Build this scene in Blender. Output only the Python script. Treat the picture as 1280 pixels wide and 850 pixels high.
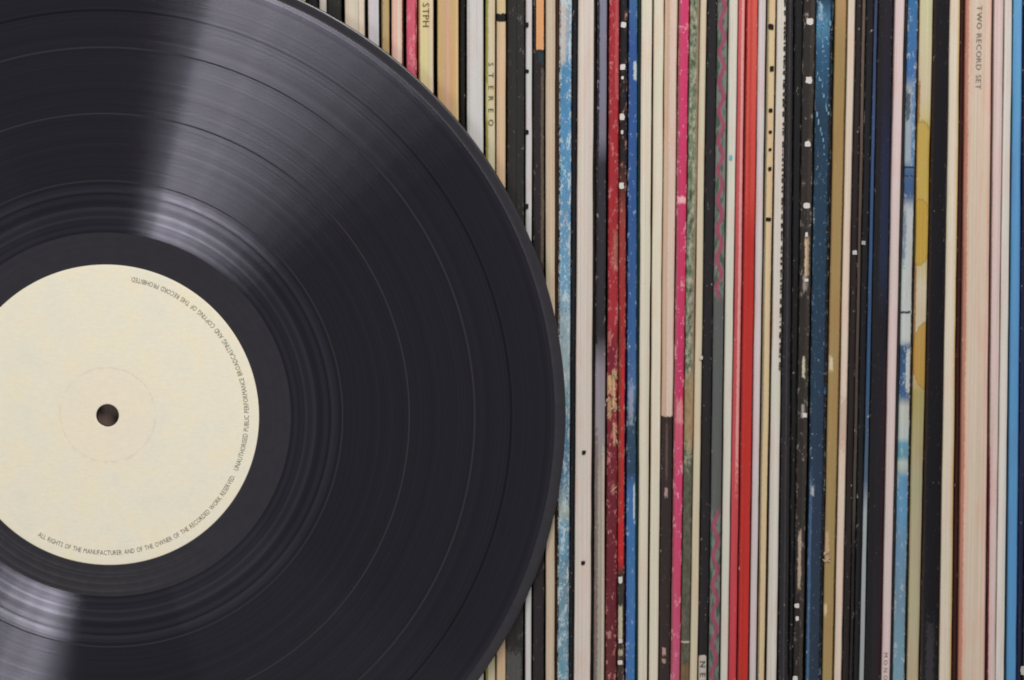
import bpy, bmesh, math, random
from mathutils import Vector, noise as mnoise

for o in list(bpy.data.objects): bpy.data.objects.remove(o)
S = bpy.context.scene
C = S.collection
MM = 0.001
# ------------------------------------------------------------------ camera
PITCH, DIST, PXMM = 0.125, 1200.0, 3.795         # radians, mm, photo pixels per mm at the aim point
FPX = PXMM * DIST
cam = bpy.data.cameras.new('camera'); camo = bpy.data.objects.new('camera', cam); C.objects.link(camo)
cam.sensor_width = 36; cam.lens = 36 * FPX / 1280; cam.clip_start = 0.05; cam.clip_end = 20
camo.location = (0, -DIST * MM * math.cos(PITCH), DIST * MM * math.sin(PITCH))
camo.rotation_euler = (math.pi / 2 - PITCH, 0, 0)
S.camera = camo
# ------------------------------------------------------------------ world, lamps, exposure
W = bpy.data.worlds.new('World'); S.world = W; W.use_nodes = True
W.node_tree.nodes['Background'].inputs[0].default_value = (0.95, 0.93, 1.0, 1)
W.node_tree.nodes['Background'].inputs[1].default_value = 0.21
CENX, CENZ = -133.5 * MM, -25.0 * MM               # centre of the record

def softbox(name, az0, az1, elev, dist, height, power, col=(1, .975, .95)):
    """studio softbox beside the camera; az = clock angle (degrees) seen from the record, elev = degrees off its axis"""
    az = math.radians((az0 + az1) / 2); e = math.radians(elev)
    d = Vector((math.sin(e) * math.sin(az), -math.cos(e), math.sin(e) * math.cos(az)))
    l = bpy.data.lights.new(name, 'AREA'); l.shape = 'RECTANGLE'
    l.size = 2 * dist * math.sin(e) * math.tan(math.radians((az1 - az0) / 2)); l.size_y = height
    l.energy = power; l.color = col
    o = bpy.data.objects.new(name, l); C.objects.link(o)
    o.location = Vector((CENX, 0, CENZ)) + d * dist
    z = d.normalized(); x = Vector((math.cos(az), 0, -math.sin(az))); y = z.cross(x)
    from mathutils import Matrix
    o.matrix_world = Matrix.Translation(o.location) @ Matrix((x, y, z)).transposed().to_4x4()
    return o
# two studio softboxes, each with a lit centre that falls off towards one side
def graded(a0, a1, flat, elev, dist, height, dens, n):
    softbox('softbox', a0, a0 + flat, elev, dist, height, dens * flat)
    w = (a1 - a0 - flat) / n
    for k in range(n):
        f = (1 - (k + .5) / n) ** 1.25
        softbox('softbox', a0 + flat + k * w, a0 + flat + (k + 1) * w, elev, dist, height, dens * f * w)
graded(9, 55, 9, 50, 1.0, 0.40, .31, 7)
graded(200, 224, 5, 38, 1.8, 0.60, .50, 5)
softbox('fill_softbox', 140, 172, 46, 1.4, 0.50, 0.45)

S.view_settings.view_transform = 'Standard'; S.view_settings.look = 'None'
S.view_settings.exposure = 0.0; S.view_settings.gamma = 1.0; S.view_settings.use_curve_mapping = False
S.render.engine = 'CYCLES'
S.cycles.filter_width = 1.9
S.cycles.max_bounces = 6

# ------------------------------------------------------------------ helpers
def lin(c):
    return tuple(((v / 255) / 12.92 if v / 255 <= 0.04045 else ((v / 255 + 0.055) / 1.055) ** 2.4) for v in c)
K = 0.94
def alb(c):
    l = lin(c); y = .3 * l[0] + .6 * l[1] + .1 * l[2]
    return tuple(max(0.005, (v * .98 + y * .02) * K - 0.004) for v in l) + (1,)

SPY = 4.5 * MM                                     # plane of the spines, behind the record
def plane_at(px, row, Y=SPY):
    """photo pixel -> point (x, z) on the upright plane y = Y"""
    dx, dz = (px - 640) / FPX, (425 - row) / FPX
    cp, sp = math.cos(PITCH), math.sin(PITCH)
    d = Vector((dx, cp + dz * sp, -sp + dz * cp))
    t = (Y - camo.location.y) / d.y
    p = camo.location + d * t
    return p.x, p.z
def row_of(z, Y=SPY):
    cp, sp = math.cos(PITCH), math.sin(PITCH)
    q = Vector((0, Y, z)) - camo.location
    return 425 - FPX * (q.y * sp + q.z * cp) / (q.y * cp - q.z * sp)

def mesh(name, verts, faces, mat, parent=None, smooth=True, uvs=None):
    me = bpy.data.meshes.new(name); me.from_pydata(verts, [], faces); me.update()
    if smooth: me.polygons.foreach_set('use_smooth', [True] * len(me.polygons))
    if uvs:
        uv = me.uv_layers.new(name='UVMap')
        for lp in me.loops: uv.data[lp.index].uv = uvs[lp.vertex_index]
    if mat: me.materials.append(mat)
    o = bpy.data.objects.new(name, me); C.objects.link(o)
    if parent: o.parent = parent
    return o
def empty(name, loc, label, cat, group=None):
    o = bpy.data.objects.new(name, None); C.objects.link(o); o.location = loc
    o.empty_display_size = .02
    o['label'] = label; o['category'] = cat
    if group: o['group'] = group
    return o

_gl = {}
def glyph(ch):
    if ch in _gl: return _gl[ch]
    cu = bpy.data.curves.new('g', 'FONT'); cu.body = ch; cu.size = 1.0; cu.resolution_u = 2
    ob = bpy.data.objects.new('g', cu)
    C.objects.link(ob)
    dg = bpy.context.evaluated_depsgraph_get()
    me = bpy.data.meshes.new_from_object(ob.evaluated_get(dg))
    v = [tuple(p.co) for p in me.vertices]; f = [tuple(p.vertices) for p in me.polygons]
    bpy.data.objects.remove(ob); bpy.data.curves.remove(cu); bpy.data.meshes.remove(me)
    w = (max(p[0] for p in v) - min(p[0] for p in v)) if v else .3
    x0 = min(p[0] for p in v) if v else 0
    _gl[ch] = (v, f, w, x0)
    return _gl[ch]

class N:
    """small node-graph helper"""
    def __init__(s, name):
        s.m = bpy.data.materials.new(name); s.m.use_nodes = True
        s.t = s.m.node_tree; s.b = s.t.nodes['Principled BSDF']; s.out = s.t.nodes['Material Output']
    def n(s, typ, **kw):
        x = s.t.nodes.new(typ)
        for k, v in kw.items(): setattr(x, k, v)
        return x
    def put(s, sock, v):
        if isinstance(v, bpy.types.NodeSocket): s.t.links.new(v, sock)
        elif v is not None: sock.default_value = v
    def math(s, op, a, b=None, c=None, clamp=False):
        x = s.n('ShaderNodeMath', operation=op); x.use_clamp = clamp
        s.put(x.inputs[0], a); s.put(x.inputs[1], b); s.put(x.inputs[2], c)
        return x.outputs[0]
    def mix(s, f, a, b):
        x = s.n('ShaderNodeMix', data_type='RGBA')
        s.put(x.inputs[0], f); s.put(x.inputs[6], a); s.put(x.inputs[7], b)
        return x.outputs[2]
    def mul(s, a, f):
        x = s.n('ShaderNodeMix', data_type='RGBA', blend_type='MULTIPLY'); x.inputs[0].default_value = 1
        s.put(x.inputs[6], a); s.put(x.inputs[7], f); return x.outputs[2]
    def step(s, v, a, b):
        x = s.n('ShaderNodeMapRange', interpolation_type='SMOOTHSTEP')
        s.put(x.inputs[0], v); x.inputs[1].default_value = a; x.inputs[2].default_value = b
        return x.outputs[0]
    def noise(s, vec, scale, detail=2, rough=.5, dim='3D', w=None):
        x = s.n('ShaderNodeTexNoise', noise_dimensions=dim)
        if vec is not None: s.put(x.inputs['Vector'], vec)
        if w is not None: s.put(x.inputs['W'], w)
        x.inputs['Scale'].default_value = scale; x.inputs['Detail'].default_value = detail
        x.inputs['Roughness'].default_value = rough
        return x.outputs[0]
    def scale(s, vec, sc, off=(0, 0, 0)):
        x = s.n('ShaderNodeMapping'); s.put(x.inputs[0], vec)
        x.inputs['Scale'].default_value = sc; x.inputs['Location'].default_value = off
        return x.outputs[0]
    def ramp(s, f, stops):
        x = s.n('ShaderNodeValToRGB'); e = x.color_ramp.elements
        stops = sorted(stops, key=lambda q: q[0])
        while len(e) < len(stops): e.new(1.0)
        for el, (p, c) in zip(e, stops): el.position = p; el.color = c
        s.put(x.inputs[0], f); return x.outputs[0]
    def band(s, v, a, b, soft):
        return s.math('MULTIPLY', s.step(v, a - soft, a + soft), s.math('SUBTRACT', 1.0, s.step(v, b - soft, b + soft)))

def plain(name, col, rough=.6, spec=.3):
    g = N(name); g.b.inputs['Base Color'].default_value = col
    g.b.inputs['Roughness'].default_value = rough; g.b.inputs['Specular IOR Level'].default_value = spec
    return g.m

# ------------------------------------------------------------------ shelf and back board (just outside the frame)
def wood():
    g = N('dark_wood'); tc = g.n('ShaderNodeTexCoord').outputs['Object']
    n = g.noise(g.scale(tc, (2, 30, 30)), 6, 5, .6)
    g.put(g.b.inputs['Base Color'], g.ramp(n, [(.3, (.05, .03, .02, 1)), (.7, (.13, .08, .05, 1))]))
    g.b.inputs['Roughness'].default_value = .5
    return g.m
M_wood = wood()
BASEZ = CENZ - 151.2 * MM
def box(x0, x1, y0, y1, z0, z1):
    v = [(x, y, z) for x in (x0, x1) for y in (y0, y1) for z in (z0, z1)]
    f = [(0, 1, 3, 2), (4, 6, 7, 5), (0, 4, 5, 1), (2, 3, 7, 6), (0, 2, 6, 4), (1, 5, 7, 3)]
    return v, f
o = mesh('shelf', *box(-.45, .45, -.012, .36, BASEZ - .022, BASEZ - .0003), M_wood, smooth=False); o['kind'] = 'structure'
o = mesh('wall', *box(-.45, .45, .362, .375, BASEZ - .022, BASEZ + .40), M_wood, smooth=False); o['kind'] = 'structure'

# ------------------------------------------------------------------ sleeves
WHITE = (225, 215, 200)
def sleeve_material(d, seed):
    rnd = random.Random(seed)
    g = N(d['mat'])
    tc = g.n('ShaderNodeTexCoord')
    uvs = g.n('ShaderNodeSeparateXYZ'); g.put(uvs.inputs[0], tc.outputs['UV'])
    u = uvs.outputs[0]; r = g.math('MULTIPLY', uvs.outputs[1], 1000.0)      # r: photo row
    ob = g.scale(tc.outputs['Object'], (1000, 1000, 1000), (seed * 7.3, 0, seed * 31.7))   # mm
    base = d['c']
    if isinstance(base, list):
        col = g.ramp(g.math('MULTIPLY', r, 0.001), [(max(0, min(1, p / 1000)), alb(c)) for p, c in base])
    else:
        col = g.n('ShaderNodeRGB').outputs[0]; col.default_value = alb(base)
    nz = g.noise(g.scale(ob, (1, 1, .6)), 1.2, 3, .6)
    jit = g.math('MULTIPLY', g.math('SUBTRACT', nz, .5), 1.0)
    if d.get('wave'):
        ground, fig, per = d['wave']
        ph = g.math('ADD', g.math('MULTIPLY', r, 2 * math.pi / per), g.math('MULTIPLY', jit, 2.5))
        sx = g.math('ADD', .5, g.math('MULTIPLY', g.math('SINE', ph), .22))
        dist = g.math('ABSOLUTE', g.math('SUBTRACT', u, sx))
        wmask = g.math('SUBTRACT', 1.0, g.step(dist, .13, .26))
        gcol = g.mix(g.step(g.noise(g.scale(ob, (1, 1, .3)), .8, 2), .45, .6), alb(ground), alb((70, 92, 78)))
        wcol = g.mix(g.math('MULTIPLY', wmask, .85), gcol, alb(fig))
        out = g.math('SUBTRACT', 1.0, g.band(r, 372, 640, 8))
        col = g.mix(out, col, wcol)
    if d.get('mottle'):
        a, b, c = d['mottle']
        m1 = g.noise(g.scale(ob, (.7, 1, .35)), 1.0, 4, .7)
        mc = g.ramp(m1, [(.36, alb(a)), (.48, alb(b)), (.62, alb(c))])
        col = g.mix(d.get('mottle_f', .75), col, mc)
    for p in d.get('p', []):
        u0, u1, r0, r1, c = p[:5]; su = p[5] if len(p) > 5 else .05; sr = p[6] if len(p) > 6 else 2.0
        k = p[7] if len(p) > 7 else 1.0
        mu = g.band(g.math('ADD', u, g.math('MULTIPLY', jit, su * 2.6)), u0, u1, su * .6)
        if r0 > -50 or r1 < 1000:
            mr = g.band(g.math('ADD', r, g.math('MULTIPLY', jit, sr * 5)), r0, r1, sr * .7)
            mu = g.math('MULTIPLY', mu, mr)
        if k != 1.0: mu = g.math('MULTIPLY', mu, k)
        col = g.mix(mu, col, alb(c))
    for (uc, ru, rc_, rr_, c, k) in d.get('ell', []):
        a = g.math('POWER', g.math('DIVIDE', g.math('SUBTRACT', u, uc), ru), 2.0)
        b = g.math('POWER', g.math('ABSOLUTE', g.math('DIVIDE', g.math('SUBTRACT', r, rc_), rr_)), 2.0)
        q = g.math('ADD', g.math('ADD', a, b), g.math('MULTIPLY', jit, .5))
        col = g.mix(g.math('MULTIPLY', g.math('SUBTRACT', 1.0, g.step(q,   .86, 1.08)), k), col, alb(c))
        col = g.mix(g.math('MULTIPLY', g.band(q, .90, 1.0, .06), .42), col, alb((128, 96, 48)))
    # worn edges and scuffs
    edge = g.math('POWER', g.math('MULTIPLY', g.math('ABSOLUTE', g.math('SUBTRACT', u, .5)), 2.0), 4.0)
    for am, wc, sc in d.get('wear', [(.08, WHITE, .9)]) + [(.07, (168, 150, 128), 1.3)]:
        wn = g.math('ADD', g.math('MULTIPLY', g.noise(g.scale(ob, (1, 1, .45)), sc * .8, 3, .7), .62),
                    g.math('MULTIPLY', g.noise(g.scale(ob, (1.2, 1, .5)), sc * 3.2, 3, .75), .38))
        th = .645 - am * .23
        wm = g.step(g.math('ADD', wn, g.math('MULTIPLY', edge, .05)), th, th + .05)
        col = g.mix(g.math('MULTIPLY', wm, .8), col, alb(wc))
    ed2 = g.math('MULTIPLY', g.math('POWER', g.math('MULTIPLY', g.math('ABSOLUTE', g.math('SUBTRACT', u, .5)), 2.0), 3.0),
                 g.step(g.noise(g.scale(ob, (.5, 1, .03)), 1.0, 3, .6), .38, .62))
    col = g.mul(col, g.mix(g.math('MULTIPLY', ed2, .55), (1, 1, 1, 1), (.82, .76, .66, 1)))  # patchy warm darkening towards both edges of the spine
    # slow vertical streaks, warm/cool blotches, grain
    st = g.noise(g.scale(ob, (1.6, 1, .006)), 1.0, 3, .6)
    bl = g.noise(g.scale(ob, (.3, 1, .05)), 1.0, 2, .5)
    gr = g.noise(ob, 2.6, 3, .75)
    f = g.math('ADD', g.math('ADD', g.math('MULTIPLY', g.math('SUBTRACT', st, .5), .55),
               g.math('MULTIPLY', g.math('SUBTRACT', gr, .5), .30)), 1.0)
    col = g.mul(col, f)
    tint = g.ramp(bl, [(.35, (1, .93, .90, 1)), (.5, (1, 1, 1, 1)), (.66, (.95, 1, .93, 1))])
    col = g.mul(col, tint)
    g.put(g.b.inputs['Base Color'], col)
    g.put(g.b.inputs['Roughness'], g.math('ADD', d.get('rough', .55), g.math('MULTIPLY', g.math('SUBTRACT', gr, .5), .3)))
    g.b.inputs['Specular IOR Level'].default_value = d.get('spec', .3)
    bp = g.n('ShaderNodeBump'); bp.inputs['Strength'].default_value = .35; bp.inputs['Distance'].default_value = .0002
    g.put(bp.inputs['Height'], g.math('ADD', g.math('MULTIPLY', gr, .5), g.noise(g.scale(ob, (1, 1, .2)), 1.1, 3)))
    g.put(g.b.inputs['Normal'], bp.outputs[0])
    return g.m

M_cover = {}
def cover_mat(c):
    k = tuple(int(v / 16) for v in c)
    if k not in M_cover:
        g = N('sleeve_cardboard'); tc = g.n('ShaderNodeTexCoord').outputs['Object']
        a = tuple(v * .55 for v in lin(c)) + (1,); b = tuple(v * .75 for v in lin(c)) + (1,)
        g.put(g.b.inputs['Base Color'], g.mix(g.noise(tc, 90, 4), a, b)); g.b.inputs['Roughness'].default_value = .7
        M_cover[k] = g.m
    return M_cover[k]

SH = 313.5 * MM; DEP = 312 * MM
marks_cache = {}
def mark_mat(c):
    if c not in marks_cache:
        g = N('printing_ink'); tc = g.n('ShaderNodeTexCoord').outputs['Object']
        a = alb(c); b = tuple(v * .7 for v in a[:3]) + (1,)
        g.put(g.b.inputs['Base Color'], g.mix(g.noise(tc, 2500, 3), a, b)); g.b.inputs['Roughness'].default_value = .6
        g.b.inputs['Specular IOR Level'].default_value = .2
        marks_cache[c] = g.m
    return marks_cache[c]

def build_sleeve(d, idx):
    T0, T1, B0, B1 = d['x']
    xt0, zt = plane_at(T0, 50); xt1, _ = plane_at(T1, 50)
    if B0 is None: xb0, xb1, zb = xt0, xt1, plane_at(0, 797)[1]
    else: xb0, zb = plane_at(B0, 797); xb1, _ = plane_at(B1, 797)
    rnd = random.Random(idx * 13 + 5)
    dy = d.get('dy', rnd.uniform(-.9, 1.3)) * MM
    at_z = lambda a, b, z: b + (a - b) * (z - zb) / (zt - zb)
    z0 = BASEZ
    cx = (at_z(xt0, xb0, z0) + at_z(xt1, xb1, z0)) / 2
    root = empty('record_sleeve', (cx, SPY + dy, z0), d['label'], 'record sleeve', d.get('group'))
    d['mat'] = 'sleeve_print'
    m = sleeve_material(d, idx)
    NZ = 64
    prof = []
    wm = (xt1 - xt0)
    rc = min(abs(wm) * .36, .55 * MM) * d.get('round', 1)
    # profile: (edge side, offset from the edge, depth)
    pr = [(-1, 0, 4 * MM), (-1, 0, rc)]
    for a in (25, 50, 72): pr.append((-1, rc * (1 - math.cos(math.radians(a))), rc * (1 - math.sin(math.radians(a)))))
    pr += [(-1, rc, 0), (0, 0, -.04 * MM)]
    pr += [(1, p[1], p[2]) for p in reversed(pr[:-1])]
    V, U = [], []
    for k in range(NZ + 1):
        z = SH * k / NZ; wz = z0 + z
        a, b = at_z(xt0, xb0, wz) - cx, at_z(xt1, xb1, wz) - cx
        row = row_of(wz)
        wob = (mnoise.noise(Vector((idx * 3.1, 0, z * 28))) * .10 + mnoise.noise(Vector((idx * 3.1, 9, z * 110))) * .03) * MM
        for j, (sd, off, dp) in enumerate(pr):
            en = (mnoise.noise(Vector((idx * 5.7, sd * 4, z * 420))) * .08 + mnoise.noise(Vector((idx * 2.7, sd * 9, z * 45))) * .16) * MM
            if sd < 0: x = a + off + max(0, en * .8)
            elif sd > 0: x = b - off - max(0, en * .8)
            else: x = (a + b) / 2
            y = dp + (mnoise.noise(Vector((idx * 1.7, 2 + sd, z * 40))) * .18 * MM + max(0, en) * 1.2 if dp < 3 * MM else 0)
            V.append((x + wob, y, z)); U.append(((x - a) / max(1e-6, b - a), row / 1000))
    npf = len(pr); F = []
    for k in range(NZ):
        for j in range(npf - 1):
            i = k * npf + j
            F.append((i, i + 1, i + npf + 1, i + npf))
    F.append(tuple(range(npf))); F.append(tuple(NZ * npf + j for j in reversed(range(npf))))
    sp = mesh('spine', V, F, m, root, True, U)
    # two boards of the cover behind the spine, with the disc's inner bag between them
    cc = d['c'][0][1] if isinstance(d['c'], list) else d['c']
    cm = cover_mat(cc)
    tb = min(.45 * MM, wm * .3)
    V, F = [], []
    for sd in (-1, 1):
        q = len(V)
        for z in (0, SH):
            wz = z0 + z
            a, b = at_z(xt0, xb0, wz) - cx + .03 * MM, at_z(xt1, xb1, wz) - cx - .03 * MM
            xo, xi = (a, a + tb) if sd < 0 else (b, b - tb)
            V += [(xo, 4 * MM, z), (xi, 4 * MM, z), (xi, DEP, z), (xo, DEP, z)]
        F += [(q, q + 1, q + 2, q + 3), (q + 7, q + 6, q + 5, q + 4)] + [(q + i, q + 4 + i, q + 4 + (i + 1) % 4, q + (i + 1) % 4) for i in range(4)]
    mesh('cover', V, F, cm, root, False)
    # printed marks and lettering: thin ink sheets on the spine
    def local(px, row):
        x, z = plane_at(px, row, SPY + dy)
        return x - cx, z - z0
    def blob(V, F, it, mc_):
        px, row, w, h = it
        q = len(V); x, z = local(px, row); w *= MM / PXMM / 2; h *= MM / PXMM / 2
        for t in range(16):
            an = 2 * math.pi * t / 16
            ex = (abs(math.cos(an)) ** 4.5 + abs(math.sin(an)) ** 4.5) ** (-1 / 4.5)
            r_ = ex * (1 + rnd.uniform(-.15, .12))
            V.append((x + w * r_ * math.cos(an), -.30 * MM, z + h * r_ * math.sin(an)))
        F.append(tuple(range(q, q + 16)))
    for (mc, items) in d.get('marks', []):
        for it in items:
            V, F = [], []; blob(V, F, it, mc)
            mesh('printed_mark', V, F, mark_mat(mc), sp, False)
    if d.get('fray'):
        V, F = [], []
        for it in d['fray'][1]: blob(V, F, it, None)
        fo = mesh(d['fray'][2], V, F, mark_mat(d['fray'][0]), sp, False); fo['kind'] = 'stuff'
    for (txt, px, r0, r1, size, mc) in d.get('text', []):
        # runs down the spine from row r0 to r1; cap height = size px
        V, F = [], []
        x, z = local(px, r0); _, z1 = local(px, r1)
        n = len(txt); stp = (z1 - z) / n; sz = size * MM / PXMM / .70
        tw = sum(glyph(c)[2] + .12 for c in txt)
        cur = 0; tot = abs(z1 - z)
        for c in txt:
            gv, gf, gw, gx = glyph(c)
            adv = (gw + .12) / tw * tot; sc = adv / (gw + .12)
            sc = min(sc, sz * 1.15)
            q = len(V)
            for v in gv:
                lx = (v[0] - gx) * sc; ly = (v[1] - .35) * sz
                V.append((x + ly, -.28 * MM, z - cur - adv * .1 - lx))
            F += [tuple(q + i for i in f) for f in gf]
            cur += adv
        mesh('lettering', V, F, mark_mat(mc), sp, False)
    return root, sp, local

CR = (210, 200, 182)
L = []
def A(x, c, label, **k):
    d = dict(x=x, c=c, label=label); d.update(k); L.append(d)
nb = None
_q = random.Random(77)
G_ = 'record sleeves standing in a row behind the record'
A((384, 397.5, nb, nb), (28, 25, 25), 'black record sleeve furthest left, only a sliver showing over the rim of the record')
A((399.5, 408.5, nb, nb), (190, 185, 176), 'light grey sleeve tip between the two black sleeves above the record rim')
A((409.5, 426.5, nb, nb), (40, 41, 38), 'greenish black sleeve left of the cream one, above the record rim')
A((431, 455.5, nb, nb), (212, 200, 180), 'wide cream sleeve showing briefly above the record rim, right of a greenish black sleeve', p=[(.68, .72, -99, 1099, (180, 160, 140), .03)])
A((460, 473.5, nb, nb), (204, 200, 206), 'cool lilac white sleeve right of the wide cream sleeve, above the rim')
A((476.5, 486.5, nb, nb), (184, 158, 112), 'narrow tan brown sleeve between lilac white and salmon sleeves', p=[(0, .2, -99, 1099, (120, 100, 70), .1)])
A((489.5, 503.5, nb, nb), (226, 182, 166), 'salmon pink and cream sleeve just left of the rose red one', p=[(.5, .9, -99, 1099, (222, 200, 180), .15), (.93, 1, -99, 1099, (120, 50, 40), .04)])
A((508, 521, nb, nb), (204, 88, 108), 'rose red sleeve at the top edge, right of the salmon sleeve', p=[(.85, 1.1, -99, 1099, (140, 50, 45), .06)], wear=[(.5, (225, 140, 150), .5)])
A((523, 541.5, nb, nb), (216, 200, 152), 'pale yellow sleeve with a few dark letters at the top edge', text=[('STPH', 532.5, 3, 34, 8, (120, 100, 50))], p=[(.8, 1, -99, 1099, (226, 212, 190), .08), (0, .12, -99, 1099, (180, 130, 100), .05)])
A((546.5, 573, nb, nb), (202, 170, 120), 'wide tan sleeve with a pinkish middle, left of a black sleeve by the rim', p=[(.35, .6, -99, 1099, (208, 165, 138), .15), (.88, 1, -99, 1099, (212, 180, 135), .05)])
A((575, 581.5, nb, nb), (24, 20, 20), 'black sleeve between the wide tan sleeve and the clean white sleeve', dy=1.5)
A((583.5, 604, 583.5, 604.5), (206, 204, 201), 'clean cool white sleeve left of the olive edged one with spaced letters', p=[(.1, .2, -99, 1099, (190, 186, 184), .06)])
A((607, 619, 606.8, 619), (206, 194, 166), 'cream sleeve with an olive green left edge and spaced letters down it', p=[(0, .28, -99, 1099, (146, 146, 66), .08), (0, .9, 105, 150, (205, 195, 150), .1, 6, .6)],
  text=[('STEREO', 613.8, 77, 168, 6.5, (100, 98, 66))])
A((620.5, 632, 620.5, 632), [(0, (206, 186, 140)), (40, (212, 182, 148)), (850, (205, 178, 142))], 'warm tan sleeve with a black bar near its top, left of the scuffed black one',
  p=[(-.1, 1.1, 17, 27, (24, 12, 8), .05, 1)])
A((634.5, 655.5, 632.5, 654), (44, 42, 40), 'wide scuffed black sleeve left of the thin white one with black dots', p=[(.52, .56, -99, 1099, (22, 20, 20), .04), (0, .9, 815, 950, (80, 80, 78), .1, 9)], wear=[(.25, (95, 92, 90), .5)])  # grey sheen near the bottom is painted into the spine colour
A((657, 665, 656.4, 664), (202, 199, 199), 'thin light grey sleeve with black dots spaced down its left edge', marks=[((22, 20, 20), [(658.5, 31, 5, 6), (658.5, 89, 5, 5), (658.5, 165, 5, 6), (658.3, 258, 5, 6)])])
A((666.5, 680.5, 666, 680), (42, 36, 38), 'black sleeve with an orange stripe ending near the top', p=[(.27, .93, -99, 62, (220, 163, 110), .03, 1), (.45, .9, 66, 78, (35, 55, 65), .1, 3), (.7, .95, 85, 330, (120, 105, 90), .1, 10, .5)], wear=[(.2, (130, 120, 105), .9)])
A((682, 694, 682, 693), (200, 182, 158), 'tan sleeve left of the worn blue one, passing behind the record rim', p=[(.75, .8, -99, 1099, (175, 155, 130), .05)])
A((694.6, 698.6, 693.6, 696.3), (62, 40, 30), 'very thin dark brown sleeve pressed between tan and worn blue sleeves', dy=1.6)
A((699, 714.7, 696.6, 711), [(0, (150, 165, 175)), (55, (140, 165, 185)), (80, (75, 135, 175)), (180, (80, 140, 185)), (360, (110, 155, 185)), (400, (150, 175, 185)), (470, (165, 185, 190)), (520, (95, 135, 165)), (600, (90, 135, 165)), (640, (165, 175, 165)), (660, (95, 145, 175)), (740, (110, 140, 155)), (850, (105, 150, 170))],
  'heavily scuffed light blue sleeve touching the right edge of the record', p=[(0, .12, -99, 1099, (30, 55, 65), .05), (.1, .55, -50, 80, (205, 190, 180), .2, 10, .8)], wear=[(.55, (190, 208, 215), .5), (.32, (225, 215, 205), 1.2), (.30, (60, 110, 150), .7)])
A((715.3, 721.8, 711.6, 717), (22, 25, 32), 'thin blue black sleeve between the scuffed blue sleeve and a broad cream one')
A((722.5, 742.5, 717.6, 738.4), (212, 200, 190), 'broad cream sleeve with two tiny black dots low on its spine', marks=[((40, 30, 30), [(729.8, 565.5, 5, 5), (728.8, 703.5, 5, 5)])])
A((743.6, 745.6, 739.3, 741), (30, 25, 25), 'hair thin black sleeve right of the broad dotted cream sleeve', dy=1.2)  # dark strip drawn where only a shaded gap lies between sleeves
A((746.5, 758.6, 742, 755.2), [(0, (128, 128, 150)), (170, (122, 120, 138)), (205, (50, 48, 56)), (420, (46, 44, 46)), (462, (140, 132, 142)), (560, (150, 145, 148)), (600, (165, 155, 145)), (850, (168, 160, 148))],
  'sleeve running from lilac through black to grey beige, left of the torn red one', p=[(0, .35, 540, 1000, (120, 110, 100), .15, 20), (.75, 1, 560, 1000, (195, 182, 165), .1, 20), (0, .25, -99, 430, (40, 36, 42), .12)], wear=[(.2, (170, 165, 165), .8)])
A((761.5, 774.3, 757, 771.3), [(0, (165, 42, 50)), (300, (160, 40, 48)), (400, (165, 45, 55)), (440, (120, 32, 48)), (520, (125, 38, 48)), (620, (108, 32, 46)), (760, (100, 34, 44)), (850, (98, 44, 46))],
  'dark red sleeve with torn tan paper halfway down its spine', p=[(-.1, .45, 470, 492, (205, 172, 128), .2, 4, .9), (.5, .75, 462, 510, (208, 178, 138), .14, 4, .9), (.0, .4, 500, 524, (190, 155, 112), .2, 4, .85), (.55, .8, 528, 556, (205, 160, 130), .14, 4, .8), (.45, .75, 606, 620, (180, 110, 105), .14, 3, .8), (-.1, .35, 414, 428, (190, 110, 105), .16, 4, .8), (.2, .5, 790, 798, (185, 130, 125), .14, 2, .8), (.6, .98, -99, 120, (190, 90, 95), .15, 10, .6), (.5, .9, 290, 340, (165, 110, 95), .15, 8, .7)], wear=[(.42, (205, 130, 130), .6)])
A((774.8, 784, 771.8, 780.2), [(0, (30, 28, 32)), (195, (34, 30, 32)), (235, (90, 45, 35)), (270, (150, 60, 55)), (420, (165, 38, 45)), (470, (188, 40, 45)), (700, (188, 38, 42)), (718, (55, 48, 42)), (850, (60, 55, 50))],
  'thin sleeve, black with white squares above and bright red below, right of the torn one', p=[(.85, 1.1, 230, 1000, (45, 22, 55), .06, 5), (0, .4, 390, 640, (120, 60, 40), .15, 30, .8), (.1, .7, 757, 800, (190, 180, 155), .1, 3), (.1, .8, 812, 818, (170, 165, 140), .1, 3)],
  wear=[(.35, (190, 140, 120), .9)], marks=[((228, 224, 215), [(779.2, 31, 6.5, 7.5), (778.3, 83.5, 6.5, 7), (777.8, 146, 6, 8), (777, 232, 6, 8), (778, 97, 3, 4), (777.5, 165, 3, 5), (775.6, 725, 5, 9), (775.6, 801, 5, 6), (775.3, 828, 6, 6)])])
A((785.4, 797, 781.6, 794.2), [(0, (62, 100, 150)), (60, (48, 84, 148)), (300, (50, 88, 145)), (420, (55, 95, 150)), (490, (75, 110, 155)), (520, (50, 75, 95)), (590, (45, 70, 95)), (612, (62, 110, 165)), (850, (64, 112, 172))],
  'royal blue sleeve left of the run of cream sleeves', p=[(.6, .9, 78, 100, (190, 200, 195), .12, 3), (.2, .7, 480, 530, (160, 165, 185), .2, 12, .7), (.75, .92, 605, 650, (185, 195, 200), .06, 5), (0, .1, -99, 1099, (28, 26, 66), .05)], wear=[(.3, (160, 180, 205), .8)])
A((797.6, 800.4, 794.8, 796.8), (28, 58, 52), 'hair thin dark green sleeve right of the royal blue sleeve', dy=.8)
A((801.2, 815, 797.4, 809), (217, 208, 190), 'first cream sleeve right of the royal blue and dark green sleeves')
A((817, 829.6, 811.6, 823), (220, 212, 192), 'second cream sleeve right of the royal blue one, bordered by thin brown gaps')
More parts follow.
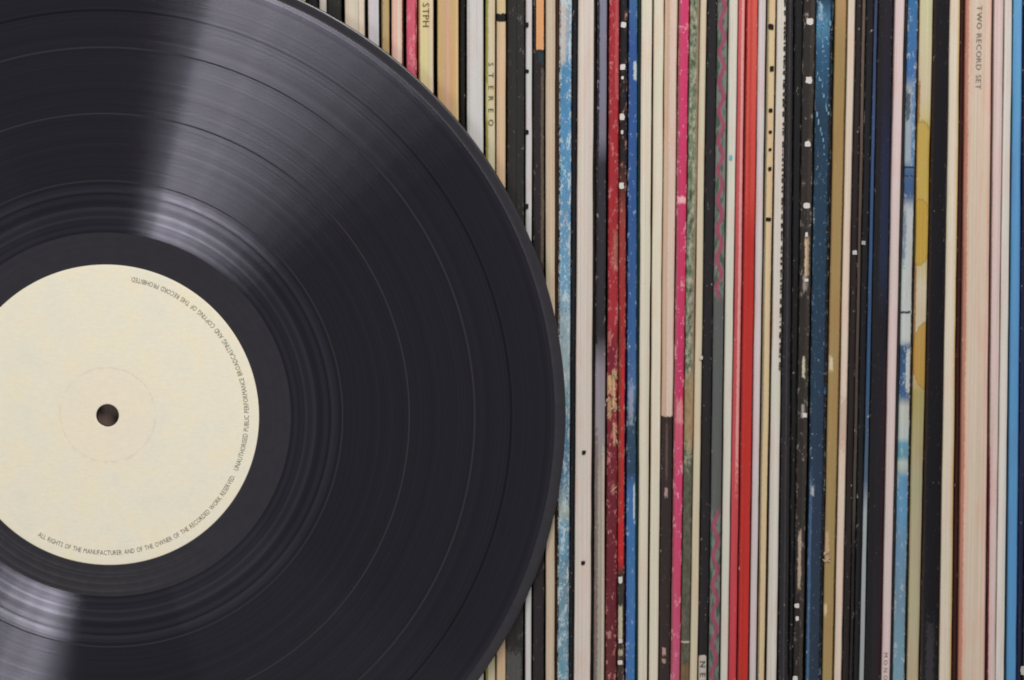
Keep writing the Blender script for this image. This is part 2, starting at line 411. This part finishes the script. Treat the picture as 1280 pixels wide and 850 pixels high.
A((830.6, 846.8, 824, 838), (200, 172, 150), 'pinkish tan sleeve whose spine turns dark brown below the middle', p=[(.45, .95, -99, 1000, (216, 192, 178), .12), (-.2, 1.2, 521, 1200, (52, 42, 40), .05, 1.5), (.35, .6, 610, 622, (175, 140, 135), .1, 2), (.3, .6, 810, 820, (185, 150, 135), .1, 2), (.3, .6, 824, 829, (175, 140, 125), .1, 2), (.4, .6, 530, 600, (120, 95, 88), .1, 12, .5)])
A((848, 861.4, 838.8, 851), [(0, (205, 60, 108)), (500, (195, 52, 98)), (520, (205, 90, 115)), (600, (205, 62, 110)), (760, (195, 75, 112)), (850, (190, 88, 120))],
  'magenta pink sleeve with pale scuffs left of the mottled green one', p=[(-.1, .22, -99, 1099, (165, 85, 98), .06), (.1, .9, 246, 254, (235, 175, 180), .1, 2), (.3, .9, 500, 530, (220, 150, 150), .2, 5, .7), (.9, 1.1, -99, 1099, (150, 45, 50), .04)], wear=[(.38, (232, 160, 175), .5)])
A((862, 873.8, 851.4, 862.3), (120, 125, 105), 'mottled green and brown patterned sleeve right of the magenta sleeve', mottle=((48, 60, 44), (112, 128, 104), (178, 172, 150)), mottle_f=.9,
  p=[(.75, 1.1, -99, 560, (150, 120, 95), .1, 5, .8), (-.1, 1.1, 470, 560, (165, 135, 95), .1, 20, .7), (-.1, 1.1, 580, 1200, (78, 72, 62), .1, 20, .8), (-.1, 1.1, 801, 803.5, (185, 175, 155), .05, .6), (-.1, 1.1, 830, 1200, (130, 100, 65), .1, 8, .6)])
A((874.5, 882.8, 863, 872.5), (206, 194, 168), 'narrow cream sleeve between the mottled green sleeve and a black one')
A((883.6, 895.6, 873.6, 885), (36, 33, 36), 'black sleeve with a small white lettered sticker at the bottom edge', p=[(.0, .84, 819, 1200, (190, 180, 168), .04, 1)], text=[('NEI', 878.5, 825, 855, 7, (90, 78, 68))], marks=[((215, 205, 190), [(876.5, 447, 4, 5)])])
A((896, 909.2, 886, 899.3), (90, 93, 92), 'grey sleeve with a rose purple wavy line running down it', wave=((118, 122, 115), (158, 66, 98), 37.0), wear=[(.1, (200, 190, 185), .8)])
A((910.4, 921.6, 901, 910.4), (210, 206, 194), 'off white sleeve between the wavy patterned and the pink red sleeves', marks=[((120, 185, 200), [(913.5, 197, 4, 6)])], p=[(0, .2, -99, 300, (170, 190, 170), .1, 30, .6)])
A((922.4, 931, 911.2, 920.8), [(0, (205, 95, 98)), (450, (195, 85, 90)), (850, (195, 62, 72))], 'rose pink sleeve with a pale highlight line, left of the coral red sleeve', p=[(.5, .85, -99, 600, (228, 165, 158), .1, 40, .8)], wear=[(.03, WHITE, .8)])  # pale pink line belongs to the spine colour
A((931.9, 946.6, 921.8, 935.6), [(0, (210, 88, 78)), (240, (200, 72, 62)), (300, (188, 48, 42)), (850, (192, 48, 40))], 'bright coral red sleeve, the widest red one in the row', p=[(-.05, .14, -99, 1099, (140, 38, 40), .05), (.35, .55, -99, 1099, (175, 38, 36), .1, 4, .5)], wear=[(.03, WHITE, .8)])
A((947.6, 957.2, 937.3, 946), (208, 197, 200), 'pinkish white sleeve right of the coral red sleeve')
A((959, 969.3, 947.8, 956.3), (212, 188, 148), 'straw coloured sleeve with small dark dots down its upper half', p=[(0, .2, -99, 1099, (150, 148, 118), .08), (.9, 1.1, -99, 1099, (120, 98, 70), .05)],
  marks=[((36, 26, 12), [(963.8, 33.5, 7, 7), (964.8, 86, 5, 7), (963.3, 138, 5, 5), (962.9, 165, 4, 4), (962.6, 187, 4, 4), (962.2, 211, 4, 5), (960.4, 274, 7, 4.5)])])
A((970.6, 982, 959, 971.4), (211, 204, 194), 'off white sleeve with a frayed right edge before the black sleeves', fray=((66, 60, 56), [(981.4 - 10.8 * r / 747 + random.Random(i).uniform(-.3, .5), r + random.Random(i + 99).uniform(-3, 3), random.Random(i).uniform(1.2, 4.2), random.Random(i + 5).uniform(1.5, 6)) for i, r in enumerate(range(2, 470, 6))], 'frayed_edge'))
A((983, 992.3, 973.4, 986), (40, 38, 42), 'first black sleeve right of the frayed off white one', p=[(.45, .6, -99, 1099, (62, 60, 62), .1)])
A((993, 1003, 987, 991.6), (24, 23, 27), 'second black sleeve, beside the black one with white squares')
A((1003.6, 1019, 992.2, 1004.5), (44, 40, 38), 'black sleeve with white squares at the top and torn cream patches lower down',
  p=[(.45, .8, 297, 345, (208, 180, 148), .12, 4), (.3, .75, 345, 362, (170, 160, 150), .12, 4, .7), (.4, .65, 447, 472, (200, 190, 170), .12, 3), (.4, .7, 505, 522, (170, 168, 158), .12, 2, .8), (.3, .62, 664, 735, (195, 172, 150), .12, 6, .8), (.6, .95, -99, 1099, (70, 62, 55), .12, 4, .5)],
  wear=[(.3, (150, 140, 128), .7)], marks=[((228, 222, 214), [(1012.5, 27, 8.5, 8.5), (1011, 100, 8, 8.5), (1009.5, 180, 7, 7), (1008.2, 257, 8.5, 7.5), (1005.8, 519, 5.5, 6), (996, 757, 6, 6), (996.5, 773, 4, 6), (994, 848, 6, 7), (1008.2, 293, 3.5, 6), (1008, 350, 5, 4)])], dy=-.3)
A((1020, 1041.4, 1008, 1027.6), [(0, (32, 66, 92)), (30, (75, 130, 165)), (60, (45, 90, 125)), (140, (34, 60, 82)), (300, (34, 60, 82)), (600, (40, 56, 78)), (850, (42, 56, 72))],
  'night blue sleeve with bright speckles at the top, left of the ochre sleeve', p=[(.15, .35, 5, 24, (175, 200, 215), .12, 5, .8), (.8, 1.1, -99, 1099, (22, 22, 30), .08), (.02, .2, 600, 1000, (66, 98, 135), .06, 40), (.1, .3, 608, 618, (165, 175, 180), .1, 3)], wear=[(.28, (75, 112, 140), .6), (.16, (190, 205, 215), 1.1)], fray=((120, 165, 190), [(x0 + t * 1.5 + _q.uniform(-1.2, 1.2), y0 + t * dy_ + _q.uniform(-4, 4), _q.uniform(.8, 2.2), _q.uniform(1.5, 8)) for (x0, y0, dy_, n_) in ((1023, 6, 2.6, 11), (1022, 34, 5, 7), (1029, 62, 6, 6), (1023, 88, 7, 9), (1022, 140, 9, 7), (1028, 30, 7, 5)) for t in range(n_)], 'printed_speckle'))
A((1043, 1058, 1028.6, 1042), [(0, (176, 142, 98)), (60, (158, 130, 82)), (850, (165, 140, 92))], 'ochre gold sleeve with a small peeled spot near the bottom', p=[(.05, .4, 446, 462, (215, 195, 165), .15, 4), (.87, 1.1, -99, 1099, (105, 82, 45), .05), (.02, .35, 664, 700, (205, 170, 140), .15, 5, .8), (0, .3, 755, 768, (215, 190, 150), .12, 3)], wear=[(.12, (205, 180, 140), .8)])
A((1058.8, 1068.2, 1043.3, 1052.8), (218, 200, 182), 'cream sleeve right of the ochre gold sleeve', p=[(.85, 1.1, -99, 1099, (165, 150, 138), .05), (0, 1, 498, 560, (185, 155, 138), .1, 12, .6)])
A((1069, 1077, 1053.6, 1062.2), (40, 31, 31), 'brown black sleeve right of the cream one beside the ochre sleeve', marks=[((205, 205, 205), [(1068.3, 315.5, 5.5, 5.5)])])
A((1077.6, 1081.6, 1062.8, 1067.2), [(0, (105, 92, 82)), (300, (84, 72, 66)), (640, (72, 66, 58)), (690, (36, 34, 36)), (850, (36, 34, 36))], 'very thin olive grey sleeve among the black ones')
A((1082.2, 1091.6, 1067.8, 1074.6), (22, 25, 30), 'black sleeve with one white dot, left of the thin blue grey sleeve', marks=[((175, 180, 172), [(1079.5, 303.5, 5, 5)])])
A((1092.2, 1096.2, 1075.2, 1080.8), [(0, (62, 70, 100)), (240, (60, 85, 125)), (480, (52, 85, 118)), (600, (78, 98, 118)), (640, (158, 168, 172)), (850, (160, 166, 166))], 'very thin sleeve going from dark blue to pale grey downward')
A((1097, 1116, 1081.6, 1102), [(0, (34, 28, 36)), (120, (30, 28, 44)), (200, (32, 38, 66)), (330, (32, 42, 66)), (400, (28, 26, 34)), (850, (36, 33, 36))], 'wide black sleeve with dark blue patches left of the pale pink sleeve', p=[(0, .4, -99, 1099, (26, 24, 28), .15), (.8, 1.1, 450, 1000, (48, 28, 34), .1, 20)], wear=[(.12, (90, 90, 120), .8)])
A((1117.6, 1129.6, 1102.6, 1112.8), (214, 194, 192), 'pale pink sleeve with faint lettering at the bottom edge', text=[('MONO', 1107.3, 815, 853, 5, (165, 138, 138))])
A((1130.6, 1133.4, 1113.6, 1116.4), (48, 48, 50), 'hair thin dark grey sleeve between pale pink and blue and white sleeves', dy=1.0)
A((1134, 1147, 1117, 1132), [(0, (52, 108, 158)), (95, (66, 110, 165)), (112, (150, 165, 175)), (200, (150, 165, 180)), (212, (70, 100, 140)), (245, (60, 88, 130)), (262, (182, 190, 190)), (425, (190, 194, 190)), (434, (48, 78, 118)), (495, (60, 92, 135)), (508, (185, 188, 178)), (548, (178, 188, 185)), (554, (92, 150, 172)), (572, (98, 145, 165)), (577, (180, 190, 186)), (588, (165, 175, 172)), (596, (92, 145, 180)), (640, (95, 145, 182)), (740, (110, 140, 162)), (850, (120, 155, 172))],
  'blue and white picture sleeve between the pale pink and yellow sleeves', p=[(0, .45, 115, 150, (40, 50, 80), .2, 6, .8), (.6, .95, 100, 205, (72, 120, 170), .15, 10, .8), (-.1, 1.1, 208, 210.5, (38, 52, 80), .05, .6), (-.1, 1.1, 219, 221, (48, 62, 90), .05, .6), (-.1, 1.1, 389, 392, (62, 66, 76), .05, .8), (.55, 1, 436, 490, (185, 190, 188), .15, 8), (0, .3, 262, 330, (68, 98, 140), .2, 12, .7), (.9, 1.1, -99, 1099, (70, 66, 62), .04)], wear=[(.4, (170, 185, 195), .7)])
A((1149, 1165.4, 1134.6, 1149.2), [(0, (202, 194, 158)), (120, (200, 185, 155)), (155, (198, 180, 125)), (320, (190, 172, 120)), (360, (198, 188, 162)), (470, (188, 176, 140)), (490, (165, 152, 96)), (600, (168, 160, 130)), (850, (182, 172, 142))],
  'cream sleeve with mustard yellow rounded shapes, left of a wide black sleeve', p=[(0, .16, 100, 470, (150, 95, 40), .07, 10, .8), (.5, 1.1, 150, 160, (190, 165, 100), .3, 4, .5)], ell=[(.25, 1.25, 210, 60, (190, 160, 78), .95), (.35, .95, 290, 42, (186, 152, 62), .95), (.95, 1.02, 445, 42, (178, 138, 58), .9)])
A((1166.2, 1185.6, 1150.4, 1171.8), (26, 24, 29), 'wide glossy black sleeve left of the cream sleeve near the right side', p=[(.0, .15, -99, 1099, (48, 36, 32), .06), (.35, .8, 780, 900, (66, 64, 70), .2, 20, .7)], rough=.4, wear=[(.05, (90, 90, 90), .8)])
A((1186.4, 1199.2, 1174.2, 1189.2), (214, 202, 182), 'cream sleeve with a yellowed right edge beside a dark gap', p=[(.82, 1.1, -99, 1099, (206, 180, 130), .06)])
A((1200.4, 1205.4, 1191, 1196.8), (58, 28, 16), 'thin dark brown sleeve sunk between the cream and the wide salmon edged sleeves', dy=1.6)
A((1206.4, 1239.4, 1198, 1231.4), (212, 192, 172), 'widest sleeve, beige with a salmon left edge and the words two record set', dy=-.4, round=1.4,
  p=[(-.1, .15, -99, 1099, (188, 130, 112), .06), (.15, .25, -99, 1099, (212, 180, 160), .06), (.3, .55, -99, 1099, (206, 192, 174), .1, 2, .5), (.86, 1.1, -99, 1099, (222, 186, 172), .06)], text=[('TWO RECORD SET', 1224.5, 6, 112, 6.6, (146, 134, 124))], wear=[(.02, WHITE, .8)])
A((1242, 1253.8, 1234.6, 1244.2), (214, 192, 188), 'pale pinkish sleeve right of the widest beige sleeve', p=[(-.1, .1, 560, 1100, (145, 75, 82), .05, 40), (.1, .5, 500, 1100, (208, 172, 168), .15, 60, .6)])
A((1255.2, 1265, 1245, 1256), (213, 208, 200), 'warm white sleeve left of the sky blue sleeve')
A((1266.8, 1278.4, 1258.6, 1271), [(0, (98, 160, 206)), (250, (90, 148, 198)), (850, (84, 146, 194))], 'sky blue sleeve at the right edge of the row', p=[(.88, 1.1, -99, 1099, (70, 110, 170), .04)], wear=[(.0, WHITE, .8)])
A((1279.2, 1291, 1271.8, 1278.6), (26, 32, 60), 'navy sleeve cut off by the right side of the picture')
A((1292, 1306, 1279.4, 1293), (44, 48, 46), 'dark grey sleeve with a pale mark in the bottom right corner', marks=[((200, 195, 180), [(1282, 838, 14, 12)])])

placed = []
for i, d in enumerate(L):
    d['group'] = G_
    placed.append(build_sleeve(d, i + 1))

# sleeves fully hidden behind the record (they carry the row on and show through the spindle hole)
x = 382.0; rr = random.Random(4); k = 0
HC = [(190, 170, 140), (60, 50, 45), (205, 195, 180), (120, 50, 45), (50, 70, 100), (180, 150, 110)]
while x > -70:
    w = rr.uniform(11, 24)
    if x > 150 and x - w < 165: w = x - 150; k_c = None
    elif 130 < x <= 150: w = x - 106
    c = (122, 104, 94) if 130 < x <= 150 else HC[k % 6]
    build_sleeve(dict(x=(x - w, x, None, None), c=c, label='record sleeve standing behind the record and covered by it', group='sleeves covered by the record', wear=[(.1, WHITE, .8)]), 100 + k)
    x -= w + rr.uniform(.8, 2.0); k += 1

# torn paper on the dark red sleeve, and the peeled flake on the ochre one
def find(s):
    for d, p in zip(L, placed):
        if s in d['label']: return p
def torn(pl, flakes, c):
    root, sp, local = pl
    rnd = random.Random(8); V, F = [], []
    for (px, r0, pw, ph, ang) in flakes:
        x, z = local(px, r0); q = len(V)
        w, h = pw * MM / PXMM / 2, ph * MM / PXMM / 2
        ca, sa = math.cos(ang), math.sin(ang); n = 9
        lift = rnd.uniform(.15, .6) * MM
        for ring, (sc, up) in enumerate(((1, 0), (.8, .55), (.35, 1))):
            for t in range(n):
                a = 2 * math.pi * t / n
                rrr = sc * (1 + rnd.uniform(-.25, .25))
                lx, lz = w * rrr * math.cos(a), h * rrr * math.sin(a)
                V.append((x + lx * ca - lz * sa, -.05 * MM - lift * up * rnd.uniform(.6, 1), z + lx * sa + lz * ca))
        for k in range(2):
            for t in range(n):
                F.append((q + k * n + t, q + k * n + (t + 1) % n, q + (k + 1) * n + (t + 1) % n, q + (k + 1) * n + t))
        F.append(tuple(q + 2 * n + t for t in range(n)))
    g = N('torn_cardboard'); tc = g.n('ShaderNodeTexCoord').outputs['Object']
    g.put(g.b.inputs['Base Color'], g.mix(g.noise(tc, 1500, 3, .7), alb(c), alb(tuple(int(v * .72) for v in c))))
    g.b.inputs['Roughness'].default_value = .85
    mesh('torn_paper', V, F, g.m, sp, False)
_r = random.Random(21)
fl = []
for (cx_, cy_, sx_, sy_, n_) in ((756, 483, 6, 5, 8), (768, 476, 2.5, 10, 5), (758, 498, 3, 10, 6), (768, 500, 2, 12, 6), (762, 515, 6, 4, 7), (765, 505, 5, 12, 4), (770, 538, 2, 8, 3), (773, 549, 2, 6, 2), (766, 422, 4, 3, 2), (767, 612, 2, 6, 2), (772, 480, 1, 4, 1)):
    for _ in range(n_):
        fl.append((cx_ + _r.uniform(-sx_, sx_), cy_ + _r.uniform(-sy_, sy_), _r.uniform(1.6, 3.4), _r.uniform(4, 12), _r.uniform(-.9, .9)))
torn(find('torn tan paper'), fl[::2], (205, 176, 138))
fl = [(1032.5 + _r.uniform(-3, 5), 694 + _r.uniform(-8, 8), _r.uniform(1.6, 4), _r.uniform(3, 8), _r.uniform(-1, 1)) for _ in range(11)]
torn(find('peeled spot'), fl, (218, 182, 150))

# ------------------------------------------------------------------ the record
rec = empty('vinyl_record', (CENX, 0, CENZ), 'black vinyl record with a plain cream centre label standing in front of the sleeves', 'vinyl record')
rec.rotation_euler = (math.pi / 2 - math.radians(0.6), 0, math.radians(0))   # local z faces the camera; top leans back on the spines
R_OUT = 151.2

def lathe(name, prof, mat, parent, seg=360, closed=False):
    """profile (radius mm, height mm) turned about local z"""
    V = [(r * MM * math.cos(2 * math.pi * k / seg), r * MM * math.sin(2 * math.pi * k / seg), h * MM) for k in range(seg) for (r, h) in prof]
    n = len(prof); F = []
    for k in range(seg):
        k2 = (k + 1) % seg
        for j in range(n - 1):
            F.append((k * n + j, k * n + j + 1, k2 * n + j + 1, k2 * n + j))
    return mesh(name, V, F, mat, parent)

def vinyl(name, spec, rad_rough, tan_rough, strength, stripes=.25, stripe_scale=900, contrast_lines=0.0, base=(.0085, .0080, .0100)):
    """cut grooves: highlight spread wide across the grooves and tight along them"""
    g = N(name); tc = g.n('ShaderNodeTexCoord').outputs['Object']
    sx = g.n('ShaderNodeSeparateXYZ'); g.put(sx.inputs[0], tc)
    r = g.math('SQRT', g.math('ADD', g.math('MULTIPLY', sx.outputs[0], sx.outputs[0]), g.math('MULTIPLY', sx.outputs[1], sx.outputs[1])))
    n1 = g.noise(None, stripe_scale, 4, .7, '1D', r)
    n2 = g.noise(None, stripe_scale * .28, 2, .5, '1D', g.math('ADD', r, 3.7))
    n3 = g.noise(None, stripe_scale * 1.6, 3, .8, '1D', g.math('ADD', r, 7.1))
    var = g.math('ADD', 1.0, g.math('ADD', g.math('MULTIPLY', g.math('SUBTRACT', n1, .5), stripes * 2), g.math('ADD', g.math('MULTIPLY', g.math('SUBTRACT', n2, .5), stripes * 1.2), g.math('MULTIPLY', g.math('SUBTRACT', n3, .5), stripes * 1.6))))
    if contrast_lines:
        n4 = g.noise(None, 420, 1, .5, '1D', g.math('ADD', r, 1.3))
        var = g.math('MULTIPLY', var, g.math('ADD', 1 - contrast_lines, g.math('MULTIPLY', g.step(n4, .38, .6), contrast_lines * 1.6)))
    tang = g.n('ShaderNodeTangent', direction_type='RADIAL', axis='Z')
    gl = g.n('ShaderNodeBsdfAnisotropic', distribution='GGX')
    # Cycles: alpha_x = rough^2 stretched along the tangent
    a = 1 - math.sqrt(tan_rough / rad_rough)
    rough = math.sqrt(rad_rough * tan_rough) ** .5
    gl.inputs['Roughness'].default_value = rough
    gl.inputs['Anisotropy'].default_value = a * ANISIGN
    g.put(gl.inputs['Rotation'], g.math('ADD', 0.0, g.math('MULTIPLY', g.math('SUBTRACT', n3, .5), .018)))
    g.put(gl.inputs['Tangent'], tang.outputs[0])
    cc = g.n('ShaderNodeCombineColor')
    for i, f in enumerate((.93, .92, 1.12)): g.put(cc.inputs[i], g.math('MULTIPLY', var, strength * f))
    g.put(gl.inputs['Color'], cc.outputs[0])
    df = g.n('ShaderNodeBsdfDiffuse'); df.inputs[0].default_value = base + (1,)
    ad = g.n('ShaderNodeAddShader'); g.put(ad.inputs[0], gl.outputs[0]); g.put(ad.inputs[1], df.outputs[0])
    g.put(g.out.inputs[0], ad.outputs[0])
    return g.m
ANISIGN = 1.0
M_groove = vinyl('vinyl_grooves', .5, .30, .006, .058, stripes=.42, stripe_scale=1100)
M_dim = vinyl('vinyl_dark_groove', .5, .30, .006, .040, base=(.005, .0045, .0055))
M_inner = vinyl('vinyl_grooves_wide', .5, .26, .005, .102, stripes=.45, stripe_scale=500, contrast_lines=.32, base=(.004, .0038, .005))
M_lead = vinyl('vinyl_lead_in', .5, .30, .006, .115, base=(.004, .0038, .005))
def smooth_vinyl(name, rough, spec, base=(.010, .0095, .012), ring=.0):
    g = N(name); tc = g.n('ShaderNodeTexCoord').outputs['Object']
    n = g.noise(tc, 300, 4, .6)
    g.b.inputs['Base Color'].default_value = base + (1,)
    g.put(g.b.inputs['Roughness'], g.math('ADD', rough, g.math('MULTIPLY', g.math('SUBTRACT', n, .5), .12)))
    g.b.inputs['Specular IOR Level'].default_value = spec
    return g.m
M_dead = smooth_vinyl('vinyl_smooth', .24, 1.0, (.0145, .013, .018))
M_lip = smooth_vinyl('vinyl_rim', .28, 1.0, (.014, .0125, .017))
M_gap = smooth_vinyl('vinyl_track_gap', .16, 1.0, (.022, .020, .024))
M_dark = smooth_vinyl('vinyl_dark_groove', .5, .1, (.007, .0065, .008))

H = 0.85
# rim: raised bead, rounded edge, back face
lathe('rim', [(147.7, H - .02), (148.0, H + .06), (148.6, H + .12), (149.2, H + .15), (149.9, H + .17), (150.7, H + .15), (151.0, H + .06), (151.17, H - .2), (151.2, 0),
              (151.15, -H + .5), (150.95, -H + .12), (150.4, -H), (147.0, -H)], M_lip, rec, 720)
lathe('back_face', [(147.0, -H), (50, -H), (3.6, -H)], M_dead, rec, 180)
gaps = [77.6, 99.6, 121.2, 133.2]
edges = [60.6] + gaps + [146.4]
gw = [.40, .50, .50, .8]
for i in range(5):
    a = edges[i] + (gw[i - 1] / 2 if i else 0); b = edges[i + 1] - (gw[i] / 2 if i < 4 else 0)
    lathe('groove_band', [(a, H), ((a + b) / 2, H), (b, H)], M_inner if i == 0 else M_groove, rec, 360)
for r, w in zip(gaps, gw):
    t = lathe('track_gap', [(r - w / 2, H), (r - w / 2 + .02, H - .03), (r + w / 2 - .02, H - .03), (r + w / 2, H)], M_dim if r > 130 else M_gap, rec, 360)
    for pz in t.data.polygons: pz.use_smooth = False
lathe('lead_in_area', [(146.4, H), (146.9, H - .015), (147.4, H - .03), (147.7, H - .02)], M_lead, rec, 360)
ro = [(49.6, H - .06), (50.6, H - .06), (51.4, H - .02)]
for q in (53.0, 54.2, 56.6, 59.2): ro += [(q - .12, H - .02), (q, H - .03), (q + .12, H - .02)]
ro += [(60.6, H - .02)]
lathe('run_out_area', ro, M_dead, rec, 360)
# label
def label_mat():
    g = N('label_paper'); tc = g.n('ShaderNodeTexCoord').outputs['Object']
    mm = g.scale(tc, (1000, 1000, 1000))
    sx = g.n('ShaderNodeSeparateXYZ'); g.put(sx.inputs[0], mm)
    r = g.math('SQRT', g.math('ADD', g.math('MULTIPLY', sx.outputs[0], sx.outputs[0]), g.math('MULTIPLY', sx.outputs[1], sx.outputs[1])))
    n = g.noise(mm, .09, 4, .6); f = g.noise(mm, 1.5, 4, .75); s = g.noise(g.scale(mm, (.25, 1.2, 1)), 1.2, 3, .6)
    col = g.ramp(n, [(.35, (.87, .80, .60, 1)), (.5, (.85, .80, .635, 1)), (.65, (.81, .785, .64, 1))])
    warm = g.math('MULTIPLY', g.math('SUBTRACT', 1.0, g.step(r, 8, 22)), .5)
    col = g.mix(warm, col, (.87, .765, .59, 1))
    fx = g.noise(mm, .45, 3, .7)
    col = g.mix(g.math('MULTIPLY', g.step(fx, .56, .68), .35), col, (.87, .74, .59, 1))
    f2 = g.noise(g.scale(mm, (1, 1, 1), (40, 9, 0)), .8, 5, .8)
    col = g.mul(col, g.math('ADD', .83, g.math('MULTIPLY', g.math('ADD', g.math('ADD', f, s), g.math('MULTIPLY', f2, 1.3)), .105)))
    ring = g.math('MULTIPLY', g.band(r, 15.3, 16.2, .25), .22)
    col = g.mix(g.math('MULTIPLY', ring, g.step(fx, .4, .6)), col, (.66, .50, .36, 1))
    g.put(g.b.inputs['Base Color'], col); g.b.inputs['Roughness'].default_value = .75
    g.b.inputs['Specular IOR Level'].default_value = .2
    bp = g.n('ShaderNodeBump'); bp.inputs['Strength'].default_value = .25; bp.inputs['Distance'].default_value = .0001
    g.put(bp.inputs['Height'], g.math('ADD', f, s)); g.put(g.b.inputs['Normal'], bp.outputs[0])
    return g.m
M_label = label_mat()
LH = H + .0
lab = lathe('label', [(3.75, LH - .25), (3.8, LH - .04), (3.95, LH), (4.6, LH), (15.2, LH), (15.5, LH), (15.62, LH - .03), (15.74, LH - .03), (15.86, LH), (16.2, LH), (16.9, LH), (48.0, LH), (49.7, LH), (49.95, LH - .02), (50.0, LH - .07)], M_label, rec, 360)
lathe('spindle_hole', [(3.75, LH - .25), (3.6, LH - .3), (3.6, -H)], M_dead, rec, 96)
# ring of small print, running anticlockwise from the lower left
def ring_text(txt, a0, a1, rad, cap):
    V, F = [], []; sz = cap * MM / .70
    tw = sum((glyph(c)[2] if c != ' ' else .30) + .10 for c in txt)
    span = math.radians(a0 - a1); cur = 0
    sx = span * rad * MM / tw
    for c in txt:
        if c == ' ': cur += .40; continue
        gv, gf, gwid, gx = glyph(c)
        q = len(V)
        for v in gv:
            s = (cur + v[0] - gx) * sx
            az = math.radians(a0) - s / (rad * MM)         # clock angle
            rr_ = rad * MM - (v[1] - .35) * sz             # tops of the letters point to the centre
            V.append((rr_ * math.sin(az), rr_ * math.cos(az), (LH + .02) * MM))
        F += [tuple(q + i for i in f) for f in gf]
        cur += gwid + .10
    return V, F
V1, F1 = ring_text('ALL RIGHTS OF THE MANUFACTURER AND OF THE OWNER OF THE RECORDED WORK RESERVED.', 210.5, 115.6, 45.9, 1.6)
V2, F2 = ring_text('UNAUTHORISED PUBLIC PERFORMANCE BROADCASTING AND COPYING OF THIS RECORD PROHIBITED.', 113.4, 10.0, 45.9, 1.6)
V = V1 + V2; F = F1 + [tuple(i + len(V1) for i in f) for f in F2]
mesh('lettering', V, F, mark_mat((88, 80, 62)), lab, False)
